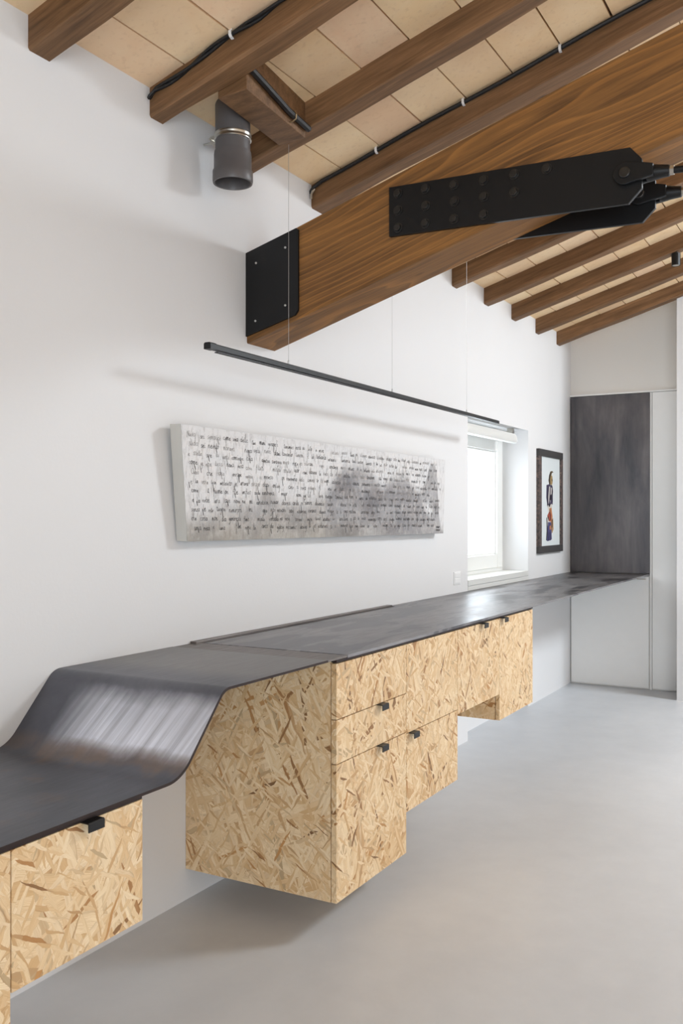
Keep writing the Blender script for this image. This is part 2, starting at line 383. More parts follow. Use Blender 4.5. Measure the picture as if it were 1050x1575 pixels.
# terracotta tiles: one board-wide tile from rafter to rafter, each an object under the ceiling
RAF = [.84, 1.36, 1.885, 2.405, 2.925, 3.45, 3.97, 4.50, 5.03, 5.55, 6.075, 6.605, 7.135, 7.40+.205]
RW = .088
seams = [-.045, .147]+[.147+.1905*k for k in range(1, 20)]
tm = bpy.data.meshes.new('tile')
tb = G(); b = .004; H2 = .02
tb.prism([(b, b, 0), (1-b, b, 0), (1-b, 1-b, 0), (b, 1-b, 0)], [(0, 0, 1), (1, 0, 1), (1, 1, 1), (0, 1, 1)])
tm.from_pydata(tb.v, [], tb.f); tm.update()
bmx = bmesh.new(); bmx.from_mesh(tm); bmesh.ops.recalc_face_normals(bmx, faces=bmx.faces); bmx.to_mesh(tm); bmx.free()
tm.materials.append(M['tile'])
ys = [RAF[0]-.48]+[r+RW/2 for r in RAF[:-1]]+[YF+.01]
for y0, y1 in zip(ys, ys[1:]):
    for x0, x1 in zip(seams, seams[1:]):
        if x0 > XR-.1: continue
        o = bpy.data.objects.new('tile', tm); COL.objects.link(o); o.parent = ceiling
        x1 = min(x1, XR); gap = R.uniform(.0012, .0028)
        o.location = (x0+gap, y0+.001, ztile(x0+gap)+R.uniform(-.0008, .0012))
        o.rotation_euler = (R.uniform(-.003, .003), -math.atan(SL)+R.uniform(-.006, .006), R.uniform(-.003, .003))
        L = (x1-x0-2*gap)*math.sqrt(1+SL*SL)
        o.scale = (L, y1-y0-.002, H2)

# ------------------------------------------------------------------ rafters
RLAB = {2: 'nearest visible brown timber rafter, cut off by the top left corner',
        3: 'second timber rafter from the left, twisted black cable along its upper edge',
        4: 'third timber rafter from the left, its end right beside the grey pipe',
        5: 'timber rafter just above the big beam, straight black cable on its upper edge',
        6: 'first timber rafter behind the big beam, mostly hidden by it',
        7: 'second timber rafter behind the big beam, seen below the black plates',
        8: 'timber rafter whose wall end emerges right under the big beam',
        9: 'second rafter end visible on the wall beyond the big beam',
        10: 'third rafter end visible on the wall beyond the big beam',
        11: 'fourth rafter end visible on the wall beyond the big beam, below the black spotlight',
        12: 'last but one timber rafter before the far wall',
        13: 'dark timber rafter running along the far wall, last of all',
        0: 'timber rafter above and behind the camera, second before the visible ones', 1: 'timber rafter just outside the frame at top left'}
def rafter(i, y0):
    n = 56; rs = []; w = .065 if i == 13 else .108 if i == 5 else RW
    for k in range(n+1):
        x = -.06+(XR+.02+.06)*k/n
        nz = lambda s, f: noise.noise(Vector((x*f, i*7.3+s*3.1, s*1.7)))
        a = y0+.004*nz(0, 1.3); c = y0+w+.006*nz(1, 1.1); zb = zraf(x)+.005*nz(2, 1.5); zt = ztile(x)+.012
        c1 = max(.002, .006+.010*nz(3, 2.2)); c2 = max(.003, .016+.034*nz(4, 2.3))
        rs.append([(x, a, zt), (x, a, zb+c1), (x, a+c1*.9, zb), (x, c-c2*.75, zb), (x, c, zb+c2*1.2), (x, c, zt)])
    return build('rafter', G().rings(rs), M['rafter'], loc=(0, y0, zraf(0)), label=RLAB[i], cat='rafter', group='exposed roof rafters')
for i, y in enumerate(RAF):
    if i: rafter(i, y)

# blocking piece between the second and third rafter
q = G().prism([(.218, 2.494, 2.752), (.335, 2.494, 2.758), (.335, 2.494, 2.90), (.218, 2.494, 2.865)],
              [(.180, 2.924, 2.752), (.295, 2.924, 2.758), (.295, 2.924, 2.89), (.180, 2.924, 2.855)])
build('timber_blocking', q, M['rafter'], loc=(.25, 2.7, 2.752), bevel=.003, label='short timber cross piece between two rafters in front of the grey pipe', cat='beam')

# ------------------------------------------------------------------ big beam with its steel
BY0, BY1 = 2.97, 3.168
rs = []
for k in range(41):
    x = -.03+3.75*k/40; zt = 2.383+.298*x; zb = 2.033+.303*x
    c = .004
    rs.append([(x, BY0, zb+c), (x, BY0+c, zb), (x, BY1-c, zb), (x, BY1, zb+c), (x, BY1, zt-c), (x, BY1-c, zt), (x, BY0+c, zt), (x, BY0, zt-c)])
build('roof_beam', G().rings(rs), M['beam'], loc=(0, BY0, 2.03), label='massive stained glued timber beam rising from the left wall', cat='beam')
# steel shoe plate at the wall
t = thing('beam_shoe_plate', (.12, BY0, 2.06), 'black steel plate on the wall end of the big beam with four pale screws', 'metal plate')
q = G().prism([(.001, BY0-.010, 2.058), (.226, BY0-.010, 2.118), (.240, BY0-.010, 2.136), (.240, BY0-.010, 2.438), (.232, BY0-.010, 2.445), (.001, BY0-.010, 2.382)],
              [(.001, BY0+.001, 2.058), (.226, BY0+.001, 2.118), (.240, BY0+.001, 2.136), (.240, BY0+.001, 2.438), (.232, BY0+.001, 2.445), (.001, BY0+.001, 2.382)])
build('plate', q, M['black_steel'], t)
for x, z in ((.05, 2.337), (.184, 2.378), (.047, 2.114), (.184, 2.159)):
    build('screw', G().lathe((x, BY0-.010, z), [(.0045, .001), (.0045, -.002), (.003, -.0035)], 10, 'y'), M['screw'], t)
def tie_plate(y0, y1, lab, bolts):
    t = thing('tie_plate', (1.06, (y0+y1)/2, 2.35), lab, 'metal plate', 'steel tie plates on the beam')
    out = [(.624, 2.353), (1.455, 2.333), (1.496, 2.375), (1.496, 2.466), (1.460, 2.508), (.624, 2.528)]
    build('plate', G().prism([(x, y0, z) for x, z in out], [(x, y1, z) for x, z in out]), M['black_steel'], t, bevel=.0015)
    for x, z in bolts:
        b = build('bolt', G().prism([(x+.0135*math.cos(k*PI/3+.3*x*9), y0-.012, z+.0135*math.sin(k*PI/3+.3*x*9)) for k in range(6)],
                                    [(x+.0135*math.cos(k*PI/3+.3*x*9), y0-.003, z+.0135*math.sin(k*PI/3+.3*x*9)) for k in range(6)]), M['black_bolt'], t, bevel=.0015)
        build('washer', G().lathe((x, y0, z), [(.0175, .001), (.0175, -.003), (.010, -.003)], 18, 'y'), M['black_bolt'], b)
    return t
BOL = [(.660, 2.500), (.765, 2.498), (.872, 2.493), (.980, 2.490), (1.086, 2.490), (1.196, 2.489), (.660, 2.440), (.767, 2.439), (.874, 2.437), (.980, 2.434), (1.086, 2.431),
       (.660, 2.379), (.765, 2.378), (.872, 2.377), (.980, 2.374)]
tie_plate(BY0-.014, BY0+.001, 'black bolted steel plate on the near face of the big beam', BOL)
tie_plate(BY1-.001, BY1+.014, 'black steel plate on the far face of the big beam, peeking out below', [])
def tie_rod(yc, lab):
    t = thing('tie_rod', (1.45, yc, 2.40), lab, 'tie rod', 'steel tie rods')
    xp, zp = 1.448, 2.424; dz = -.06           # pin, fall per metre
    rs = []
    for y_in, y_out in ((yc-.013, yc-.027), (yc+.013, yc+.027)):
        q = G(); A = []; B = []
        prof = [(xp+.036*math.cos(a), zp+.036*math.sin(a)) for a in [PI*.36+k*(PI*1.28)/14 for k in range(15)]]+[(xp+.055, zp-.026), (xp+.085, zp-.022), (xp+.085, zp+.016), (xp+.055, zp+.024)]
        q.prism([(x, y_in, z) for x, z in prof], [(x, y_out, z) for x, z in prof]); build('fork_cheek', q, M['black_steel'], t, bevel=.003)
    L = 4.0
    P = lambda s: (xp+s, yc, zp+dz*s)
    build('fork_socket', G().tube([P(.062), P(.075), P(.10), P(.128), P(.130)], [.024, .0255, .021, .0175, .015], 20), M['black_steel'], t, smooth=True)
    build('pin', G().lathe((xp, yc, zp), [(.014, -.036), (.017, -.034), (.017, -.026), (.012, -.026), (.012, .026), (.017, .026), (.017, .034)], 20, 'y'), M['black_bolt'], t)
    build('lock_nut', G().tube([P(.128), P(.142)], .0145, 6), M['zinc'], t)
    build('rod', G().tube([P(.125), P(L)], .0105, 14), M['black_steel'], t, smooth=True)
tie_rod(BY0-.007, 'near black tie rod with forked end pinned to the front plate')
tie_rod(BY1+.007, 'rear black tie rod with forked end pinned to the back plate')

# ------------------------------------------------------------------ cables, clips, pipe
def cable(pts, r, lab, strands=1):
    q = G()
    if strands == 1: q.tube(pts, r, 8)
    else:
        for s in (0, 1):
            pp = []
            for k, p in enumerate(pts):
                a = k*.55+s*PI; pp.append((p[0], p[1]+.55*r*math.cos(a), p[2]+.55*r*math.sin(a)))
            q.tube(pp, r*.62, 7)
    return build('cable', q, M['black_rubber'], loc=pts[0], smooth=True, label=lab, cat='cable')
yc = RAF[3]-.006
pts = [(.002, yc+.004, 2.765), (.012, yc-.004, 2.768)]+[(x, yc, ztile(x)-.010-.020*math.exp(-((x-.12)/.12)**2)-.008*math.exp(-((x-.45)/.06)**2)) for x in [.03+.03*k for k in range(122)]]
cable(pts, .0095, 'twisted black cable along the second rafter from the left', 2)
yc = RAF[5]-.007
pts = [(.003, yc+.002, 2.748), (.004, yc-.002, 2.765), (.02, yc-.002, ztile(.02)-.022)]+[(x, yc, ztile(x)-.012-.003*math.sin(x*9)) for x in [.06+.05*k for k in range(74)]]
cable(pts, .0085, 'straight black cable along the rafter above the big beam')
build('cable_end', G().tube([(.006, RAF[5]-.010, 2.735), (.008, RAF[5]-.011, 2.752), (.014, RAF[5]-.011, 2.764), (.021, RAF[5]-.006, 2.776)], .006, 8), M['zinc'], loc=(.006, RAF[5]-.01, 2.735),
      smooth=True, label='small metal end sleeve of the straight cable, at the wall', cat='cable')
def clip(x, y, lab):
    z = ztile(x)-.011; q = G()
    pr = [(-.007, .014), (-.013, .006), (-.013, -.006), (-.007, -.013), (.004, -.016)]
    a = [(x-.005, y+u, z+v) for u, v in pr]; b = [(x+.005, y+u, z+v) for u, v in pr]
    pi = [(u*.8, v*.8) for u, v in pr]
    q.prism(a+[(x-.005, y+u, z+v) for u, v in reversed(pi)], b+[(x+.005, y+u, z+v) for u, v in reversed(pi)])
    build('cable_clip', q, M['plastic_white'], loc=(x, y, z), label=lab, cat='clip', group='white cable clips')
clip(.345, RAF[3]-.006, 'white clip holding the twisted cable on the second rafter')
clip(.325, RAF[5]-.007, 'white clip on the straight cable nearest the left wall')
clip(.712, RAF[5]-.007, 'white clip midway on the straight cable above the beam')
clip(1.10, RAF[5]-.007, 'white clip on the straight cable nearest the top right corner')
# cable along the blocking
pts = [(.349-.040*s, 2.496+.428*s, 2.822-.034*min(1, s*1.6)+.003*math.sin(3*s)) for s in [k/10 for k in range(11)]]
cable(pts, .012, 'thick black cable along the timber cross piece')
h = G().tube([(.300, 2.80, 2.800), (.328, 2.80, 2.803), (.334, 2.80, 2.790), (.331, 2.80, 2.774), (.318, 2.80, 2.768), (.300, 2.80, 2.768)], .0028, 8)
build('cable_hook', h, M['brass'], loc=(.318, 2.80, 2.768), smooth=True, label='small brass hook holding the thick cable to the cross piece', cat='hook')
t = thing('vent_pipe', (.129, 2.70, 2.545), 'grey plastic pipe stub hanging from the tiled ceiling beside the wall', 'pipe')
PX, PY = .129, 2.70
build('pipe', G().lathe((PX, PY, 0), [(.056, 2.62), (.062, 2.62), (.0625, 2.84+.02), (.056, 2.86)], 40), M['pvc'], t, smooth=True)
build('socket', G().lathe((PX, PY, 0), [(.0585, 2.655), (.0655, 2.66), (.067, 2.648), (.067, 2.598), (.0715, 2.590), (.0720, 2.556), (.0700, 2.549), (.064, 2.549), (.0615, 2.560), (.060, 2.60), (.056, 2.66)], 40), M['pvc'], t, smooth=True)
cl = build('clamp', G().lathe((PX, PY, 0), [(.0630, 2.700), (.0665, 2.701), (.0672, 2.705), (.0655, 2.709), (.0655, 2.714), (.0672, 2.718), (.0665, 2.722), (.0630, 2.723)], 40), M['zinc'], t, smooth=True)
q = G().box(PX-.085, PX-.060, PY-.020, PY-.016, 2.697, 2.726).box(PX-.085, PX-.060, PY-.004, PY, 2.697, 2.726); q.tube([(PX-.077, PY-.034, 2.712), (PX-.077, PY+.012, 2.712)], .004, 8)
build('clamp_screw', q, M['zinc'], cl)
build('wall_stud', G().tube([(.0, PY, 2.712), (PX-.064, PY, 2.712)], .004, 8), M['zinc'], cl)

# spotlight on a far rafter
t = thing('ceiling_spotlight', (1.062, 6.115, 2.91), 'small black cylindrical spotlight under a rafter at the right edge', 'spotlight')
build('body', G().lathe((1.062, 6.115, 0), [(.024, 2.937), (.027, 2.935), (.027, 3.010), (.024, 3.012)], 28), M['black_steel'], t, smooth=True)
build('neck', G().lathe((1.062, 6.115, 0), [(.012, 3.010), (.012, 3.030)], 16), M['black_steel'], t)
build('lens', G().lathe((1.062, 6.115, 0), [(.021, 2.9365), (.021, 2.940)], 20), M['zinc'], t)

# ------------------------------------------------------------------ hanging linear lamp
XL = .215
t = thing('linear_pendant', (XL, 3.8, 1.92), 'long thin black linear lamp hanging on wires above the painting', 'lamp')
ly0, ly1, lz0, lz1 = 2.44, 5.205, 1.921, 1.912
def barring(y, z, s): return [(XL-.012, y, z-.0095*s), (XL+.012, y, z-.0095*s), (XL+.012, y, z+.006*s), (XL+.008, y, z+.0095*s), (XL-.008, y, z+.0095*s), (XL-.012, y, z+.006*s)]
build('housing', G().prism(barring(ly0+.03, lz0, 1), barring(ly1, lz1, 1)), M['black_steel'], t)
build('end_cap', G().prism([(a+(.002 if a > XL else -.002), b, c) for a, b, c in barring(ly0, lz0, 1.15)], [(a+(.002 if a > XL else -.002), b, c) for a, b, c in barring(ly0+.034, lz0, 1.15)]), M['black_steel'], t)
build('diffuser', G().box(XL-.008, XL+.008, ly0+.05, ly1-.02, 1.9045, 1.9075), M['black_rubber'], t)
for u, yw in ((0, 2.935), (1, 3.81), (2, 4.72)):
    f = (yw-ly0)/(ly1-ly0); zb = lz0+(lz1-lz0)*f
    zt = 2.753 if u == 0 else ztile(XL)+.004
    w = build('suspension_wire', G().tube([(XL, yw, zb), (XL, yw, zt)], .0009, 6), M['wire'], t)
    build('wire_grip', G().lathe((XL, yw, zb), [(.0035, .008), (.0035, .022), (.0015, .026)], 10), M['wire'], w)

# ------------------------------------------------------------------ window in the left wall
XW = -.19
t = thing('window_1', (XW, 5.856, WZ0), 'white window with one glass pane in the left wall', 'window'); t['kind'] = 'structure'
def ringframe(q, x0, x1, y0, y1, z0, z1, w, wb=None):
    wb = wb or w
    q.box(x0, x1, y0, y0+w, z0, z1).box(x0, x1, y1-w, y1, z0, z1).box(x0, x1, y0+w, y1-w, z0, z0+wb).box(x0, x1, y0+w, y1-w, z1-w, z1); return q
build('window_frame', ringframe(G(), XW-.06, XW, WY0-.01, WY1+.01, WZ0, WZ1+.005, .05, .075), M['window_white'], t, bevel=.002)
sash = build('sash', ringframe(G(), XW-.05, XW+.012, WY0+.035, WY1-.040, WZ0+.062, WZ1-.045, .105, .095), M['window_white'], t, bevel=.004)
build('glazing_bead', ringframe(G(), XW-.03, XW-.005, WY0+.138, WY1-.143, WZ0+.155, WZ1-.148, .014), M['window_white'], sash)
build('pane', G().box(XW-.022, XW-.018, WY0+.14, WY1-.145, WZ0+.157, WZ1-.15), M['glass'], sash)
sill = build('sill', G().box(-.2, .004, WY0+.002, WY1-.002, WZ0+.002, .972), M['window_white'], t, bevel=.002)
build('sill_panel', G().box(-.03, .002, WY0+.003, WY1-.003, ZC+.001, WZ0-.001), M['window_white'], sill)
t = thing('roller_blind', (-.06, 5.8, 1.87), 'white rolled-up blind at the top of the window niche', 'blind')
pr = [(-.095, 1.892), (-.085, 1.878), (-.050, 1.868), (-.022, 1.872), (-.016, 1.884), (-.020, 1.915), (-.035, 1.936), (-.065, 1.943), (-.092, 1.930)]
build('roll', G().prism([(x, WY0+.02, z) for x, z in pr], [(x, 6.235, z) for x, z in pr]), M['window_white'], t, smooth=True)
build('end_cap', G().prism([(x, 6.236, z) for x, z in pr], [(x, 6.250, z) for x, z in pr]), M['plastic_white'], t)
build('bracket', G().box(-.075, -.035, 6.20, 6.236, 1.938, 1.973), M['zinc'], t)

# wall socket
t = thing('wall_socket', (0, 5.105, .958), 'white double switch plate on the wall left of the window', 'switch')
build('plate', G().box(-.001, .0045, 5.055, 5.155, .957, 1.033), M['plastic_white'], t, bevel=.002)
for z0, z1 in ((.965, .993), (.998, 1.026)): build('rocker', G().box(.002, .0065, 5.068, 5.142, z0, z1), M['plastic_white'], t, bevel=.0015)

# ------------------------------------------------------------------ far wall joinery
build('steel_wall_panel', G().box(.004, .629, YF-.022, YF-.0004, ZC+.002, 2.329), M['steel_panel'], loc=(.3, YF-.02, ZC), bevel=.0015,
      label='tall dark raw steel sheet on the far wall above the worktop', cat='panel')
t = thing('built_in_cupboard', (.45, YF, 0), 'flush white built-in cupboard across the far wall', 'cupboard')
d = build('door', G().box(.010, .622, YF-.022, YF-.0004, .012, .886), M['white_paint'], t, bevel=.002)
build('finger_pull', G().box(.53, .60, YF-.026, YF-.020, .862, .868), M['zinc'], d)
build('door', G().box(.648, XP+.05, YF-.022, YF-.0004, .012, 2.329), M['white_paint'], t, bevel=.002)
build('trim_strip', G().box(.630, .643, YF-.016, YF-.0004, 0, 2.329), M['white_paint'], t)
build('head_trim', G().box(.0, XP+.05, YF-.028, YF-.0004, 2.332, 2.345), M['white_paint'], t)

# ------------------------------------------------------------------ worktop
t = thing('steel_worktop', (.3, 4.0, ZC), 'long raw steel worktop folding down to a lower level at left', 'worktop')
TH = .007; ZL = .713
def ramp_profile():
    th = math.radians(47.5); R1, R2 = .115, .062
    dz = ZC-ZL; st = (dz-R1*(1-math.cos(th))-R2*(1-math.cos(th)))/math.sin(th)
    y0 = 1.752; pts = [(-.6, ZL), (y0-.3, ZL)]
    for k in range(17): a = th*k/16; pts.append((y0+R1*math.sin(a), ZL+R1*(1-math.cos(a))))
    y, z = pts[-1]
    for k in range(1, 7): pts.append((y+st*math.cos(th)*k/6, z+st*math.sin(th)*k/6))
    y, z = pts[-1]
    for k in range(1, 15): a = th*(1-k/14); pts.append((y+R2*(math.sin(th)-math.sin(a)), z+R2*(math.cos(a)-math.cos(th))))
    pts.append((2.523, ZC)); return pts
pp = ramp_profile()
def sheet(pts, x0, x1, th):
    n = []
    for k, p in enumerate(pts):
        a, b = pts[max(0, k-1)], pts[min(len(pts)-1, k+1)]; d = Vector((b[0]-a[0], b[1]-a[1])).normalized(); n.append((-d.y, d.x))
    lo = [(p[0]-m[0]*th, p[1]-m[1]*th) for p, m in zip(pts, n)]
    return G().rings([[(x0, p[0], p[1]), (x1, p[0], p[1]), (x1, l[0], l[1]), (x0, l[0], l[1])] for p, l in zip(pts, lo)])
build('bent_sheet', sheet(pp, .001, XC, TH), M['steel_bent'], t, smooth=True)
q = G(); ep = [(p[0], p[1]) for p in pp]
q2 = sheet(ep, XC, XC+.0012, TH); build('front_edge', q2, M['steel_edge'], t)
build('seam_strip', G().box(.001, XC, 2.5255, 2.650, ZC-TH, ZC-.0008), M['steel_strip'], t, bevel=.001)
build('long_sheet', G().prism([(.040, 2.653, ZC), (XC, 2.653, ZC), (XC, YF-.001, ZC), (.001, YF-.001, ZC), (.001, 4.20, ZC), (.040, 4.20, ZC)],
                              [(.040, 2.653, ZC-.010), (XC, 2.653, ZC-.010), (XC, YF-.001, ZC-.010), (.001, YF-.001, ZC-.010), (.001, 4.20, ZC-.010), (.040, 4.20, ZC-.010)]), M['steel_top'], t, bevel=.001)
build('back_ledge', G().box(.001, .028, 2.620, 4.19, ZC-.012, ZC+.007), M['steel_strip'], t, bevel=.001)
build('cable_slot', G().box(.028, .040, 2.653, 4.20, ZC-.020, ZC-.012), M['black_steel'], t)
build('edge_rail', G().box(XC-.045, XC-.012, 2.60, 4.628, ZC-.020, ZC-.0095), M['steel_edge'], t)
build('edge_rail', G().box(XC-.045, XC-.012, -.55, 1.675, ZL-.018, ZL-.0065), M['steel_edge'], t)

# ------------------------------------------------------------------ strand board cabinets
DT = .019
def handle(parent, yc, ztop, w=.048):
    x = XD; q = G()
    pr = [(x-.016, ztop+.0022), (x+.021, ztop+.0022), (x+.0232, ztop), (x+.0232, ztop-.0185), (x+.0205, ztop-.0185), (x+.0205, ztop-.0008), (x-.016, ztop-.0002)]
    q.prism([(a, yc-w/2, b) for a, b in pr], [(a, yc+w/2, b) for a, b in pr])
    build('handle', q, M['black_steel'], parent, label='small bent black metal pull')
def unit(name, y0, y1, z0, z1, lab, fronts, cat='cabinet'):
    t = thing(name, (0, (y0+y1)/2, z0), lab, cat, 'wall-hung strand board cabinets')
    xb = XD-DT-.003; e = .0006; k = .018
    build('side_panel', G().box(.001, xb, y0+e, y0+k, z0, z1), M['osb'], t)
    build('side_panel', G().box(.001, xb, y1-k, y1-e, z0, z1), M['osb'], t)
    build('bottom_panel', G().box(.001, xb, y0+k, y1-k, z0, z0+k), M['osb'], t)
    build('back_panel', G().box(.001, .012, y0+k, y1-k, z0+k, z1), M['cabinet_inside'], t)
    build('front_rail', G().box(xb-.10, xb-.004, y0+k, y1-k, z1-.018, z1), M['cabinet_inside'], t)
    for nm, a, b, hy in fronts:
        d = build(nm, G().box(XD-DT, XD, y0+.0016, y1-.0016, a, b), M['osb'], t, bevel=.0007)
        if hy is not None: handle(d, hy, b)
    return t
T = .884
unit('drawer_cabinet', 2.594, 3.119, .112, .894, 'deepest strand board cabinet with two drawers above a door, beside the fold',
     [('drawer', .7045, T, None), ('drawer', .5605, .7015, 2.905), ('door', .112, .5575, 2.905)])
unit('door_cabinet', 3.1195, 3.616, .261, .894, 'strand board cabinet with two stacked fronts, right of the deepest one',
     [('door', .5535, T, None), ('drawer', .261, .5505, 3.165)])
unit('bridge_cabinet', 3.6165, 4.124, .532, .894, 'shallow strand board cabinet ending high above the floor beside the last one', [('door', .532, T, 3.90)])
unit('end_cabinet', 4.1245, 4.622, .409, .894, 'last strand board cabinet toward the far wall, standing lower than its neighbour', [('door', .409, T, 4.165)])
TL = .694
unit('low_cabinet', 1.2885, 1.676, .409, .704, 'low strand board cabinet with black pull under the lowered worktop', [('door', .409, TL, 1.502)])
unit('tall_low_cabinet', .76, 1.288, .12, .704, 'strand board cabinet cut off by the lower left corner of the picture', [('door', .12, TL, None)])

# ------------------------------------------------------------------ painting
PT = thing('canvas_painting', (0, 3.7, 1.265), 'wide grey canvas with handwritten lines over misty hills', 'painting')
# front corners (x, y, z): leans out at the top
FTL, FTR, FBL, FBR = Vector((.072, 2.480, 1.6735)), Vector((.072, 4.762, 1.6705)), Vector((.050, 2.542, 1.2725)), Vector((.050, 4.787, 1.2645))
off = .047
bk = lambda p: Vector((p.x-off, p.y, p.z+.002))
q = G()
ring_f = [FTL, FTR, FBR, FBL]; 
q.prism([bk(p) for p in ring_f], [p+Vector((-.0012, 0, 0)) for p in ring_f])
build('canvas_sides', q, M['canvas_edge'], PT)
build('hanging_batten', G().box(-.001, .034, 2.75, 4.55, 1.56, 1.60), M['canvas_edge'], PT)
def face(s, v, d=0): 
    p = FBL.lerp(FBR, s).lerp(FTL.lerp(FTR, s), v); return (p.x+d, p.y, p.z)
NX, NY = 300, 70
gq = G(); gq.v = [face(i/NX, j/NY) for j in range(NY+1) for i in range(NX+1)]
gq.f = [(j*(NX+1)+i, j*(NX+1)+i+1, (j+1)*(NX+1)+i+1, (j+1)*(NX+1)+i) for j in range(NY) for i in range(NX)]
pf = build('painted_face', gq, M['canvas'], PT, smooth=True)
hill = [(0, .22), (.04, .26), (.09, .33), (.19, .40), (.215, .56), (.235, .57), (.262, .42), (.33, .40), (.393, .48), (.43, .54), (.46, .66), (.50, .80), (.557, .85), (.605, .80), (.635, .70), (.664, .62),
        (.69, .67), (.72, .76), (.765, .81), (.79, .77), (.812, .66), (.84, .60), (.87, .60), (.89, .72), (.905, .88), (.93, .93), (.95, .86), (.958, .60), (.97, .28), (.985, .10), (1, .05)]
def lin(tab, x):
    for (a, b), (c, d) in zip(tab, tab[1:]):
        if x <= c: return b+(d-b)*(x-a)/(c-a)
    return tab[-1][1]
sst = lambda a, b, x: (lambda t: t*t*(3-2*t))(max(0, min(1, (x-a)/(b-a))))
ca = pf.data.color_attributes.new('paint', 'FLOAT_COLOR', 'POINT')
for j in range(NY+1):
    for i in range(NX+1):
        s, v = i/NX, j/NY
        h = lin(hill, s)+.03*noise.noise(Vector((s*22, v*4, 1)))
        soft = .18 if s < .45 else .15 if s < .86 else .07
        m = 1-sst(h-soft, h+soft*.45, v)
        m *= .62+.38*noise.noise(Vector((s*9, v*3.2, 5)))*1.1+.10
        if s < .42: m *= .92
        gap = math.exp(-((s-.895-(.42-v)*.12)/.022)**2-((v-.33)/.085)**2); m *= 1-.95*min(1, gap*1.25)
        m = max(0, min(1, m))
        lite = (.70, .69, .69); darkc = (.225, .215, .222) if s > .42 else (.27, .25, .235)
        warm = .5+.5*noise.noise(Vector((s*14, v*5, 9)))
        bott = sst(.32, 0, v)*.35*(1-sst(.45, .8, s))
        c = [lite[k]*(1-m)+darkc[k]*m for k in range(3)]
        c = [c[0]*(1-bott*.25)+.02*(warm-.5), c[1]*(1-bott*.32), c[2]*(1-bott*.5)-.02*(warm-.5)]
        ca.data[j*(NX+1)+i].color = (*[max(.01, x) for x in c], 1)

# handwriting: single-stroke cursive letters laid out as thin ribbons of ink
LET = {'a': [[(.9, .9), (.4, 1), (0, .5), (.3, 0), (.8, .3), (.95, 1), (.9, .1), (1.15, .1)]], 'b': [[(0, 2.2), (.05, .1), (.5, 0), (.85, .5), (.4, .9), (.1, .6)]],
       'c': [[(.8, .85), (.4, 1), (0, .5), (.35, 0), (.9, .2)]], 'd': [[(.85, .9), (.4, 1), (0, .5), (.3, 0), (.8, .3), (1.0, 2.1), (.95, .1), (1.15, .1)]],
       'e': [[(0, .45), (.7, .6), (.5, 1), (.1, .7), (.15, .1), (.55, 0), (.95, .25)]], 'f': [[(.8, 2.0), (.4, 2.1), (.3, 0), (.2, -1.5)], [(0, 1), (.8, 1.05)]],
       'g': [[(.8, .9), (.35, 1), (0, .5), (.4, .1), (.85, .8), (.9, -.8), (.5, -1.6), (.1, -1.2)]], 'h': [[(0, 2.2), (.05, 0)], [(.05, .6), (.5, 1), (.75, .6), (.8, 0), (1, .1)]],
       'i': [[(.1, 1), (.15, .1), (.45, .1)], [(.2, 1.6), (.25, 1.7)]], 'l': [[(.2, 2.2), (.1, .2), (.4, 0), (.6, .2)]], 'm': [[(0, 1), (.05, 0), (.1, .7), (.45, 1), (.55, 0), (.6, .7), (.95, 1), (1.1, .1), (1.3, .1)]],
       'n': [[(0, 1), (.05, 0), (.1, .7), (.5, 1), (.7, .1), (.95, .1)]], 'o': [[(.4, 1), (0, .5), (.35, 0), (.8, .5), (.4, 1), (.95, .9)]], 'p': [[(.1, 1), (.25, -1.9)], [(.1, .8), (.55, 1), (.8, .5), (.4, 0), (.15, .2)]],
       'q': [[(.8, .9), (.35, 1), (0, .5), (.4, 0), (.85, .9), (1.05, -1.8)]], 'r': [[(0, 1), (.05, 0), (.1, .6), (.45, 1), (.7, .9)]], 's': [[(.7, .9), (.3, 1), (.1, .7), (.6, .35), (.4, 0), (0, .1)]],
       't': [[(.3, 1.8), (.25, .2), (.5, 0), (.7, .2)], [(0, 1.1), (.7, 1.2)]], 'u': [[(0, 1), (.1, .1), (.45, 0), (.75, .9), (.8, .1), (1.1, .1)]], 'v': [[(0, 1), (.35, 0), (.7, 1), (.95, .9)]], 'z': [[(0, .9), (.7, 1), (0, 0), (.8, .1)]],
       'N': [[(-.2, -.6), (.1, 2.0), (.9, 0), (1.0, 2.2)]], 'C': [[(1, 1.7), (.6, 2), (0, 1), (.5, 0), (1.1, .3)]], ' ': []}
LINES = ['Nuda sei semplice come una delle tue mani', 'Nuda sei', 'e stelle', 'come', 'Cuba che', 'e la sera', 'come il fiume', 'e la notte', 'senza', 'che cosa non sia', 'una rosa e luna']
SYL = ['no', 'la', 'me', 'ra', 'si', 'tu', 'le', 'ne', 'co', 'da', 're', 'mi', 'sa', 'to', 'lu', 'na', 've', 'pe', 'gi', 'fi', 'ar', 'in', 'es', 'on']
ink, soft_ink = G(), G()
def stroke(gm, pts, wd):
    """pts in metres on the canvas (s along, v up)"""
    Wc, Hc = 2.26, .403
    for (a, b), (c, d) in zip(pts, pts[1:]):
        L = math.hypot(c-a, d-b)
        if L < 1e-6: continue
        nx, ny = -(d-b)/L*wd/2, (c-a)/L*wd/2; ex, ey = (c-a)/L*wd*.25, (d-b)/L*wd*.25
        gm.poly([face(min(.999, max(.001, u/Wc)), min(.995, max(.005, w/Hc)), .0009) for u, w in ((a+nx-ex, b+ny-ey), (c+nx+ex, d+ny+ey), (c-nx+ex, d-ny+ey), (a-nx-ex, b-ny-ey))])
RW2 = random.Random(21)
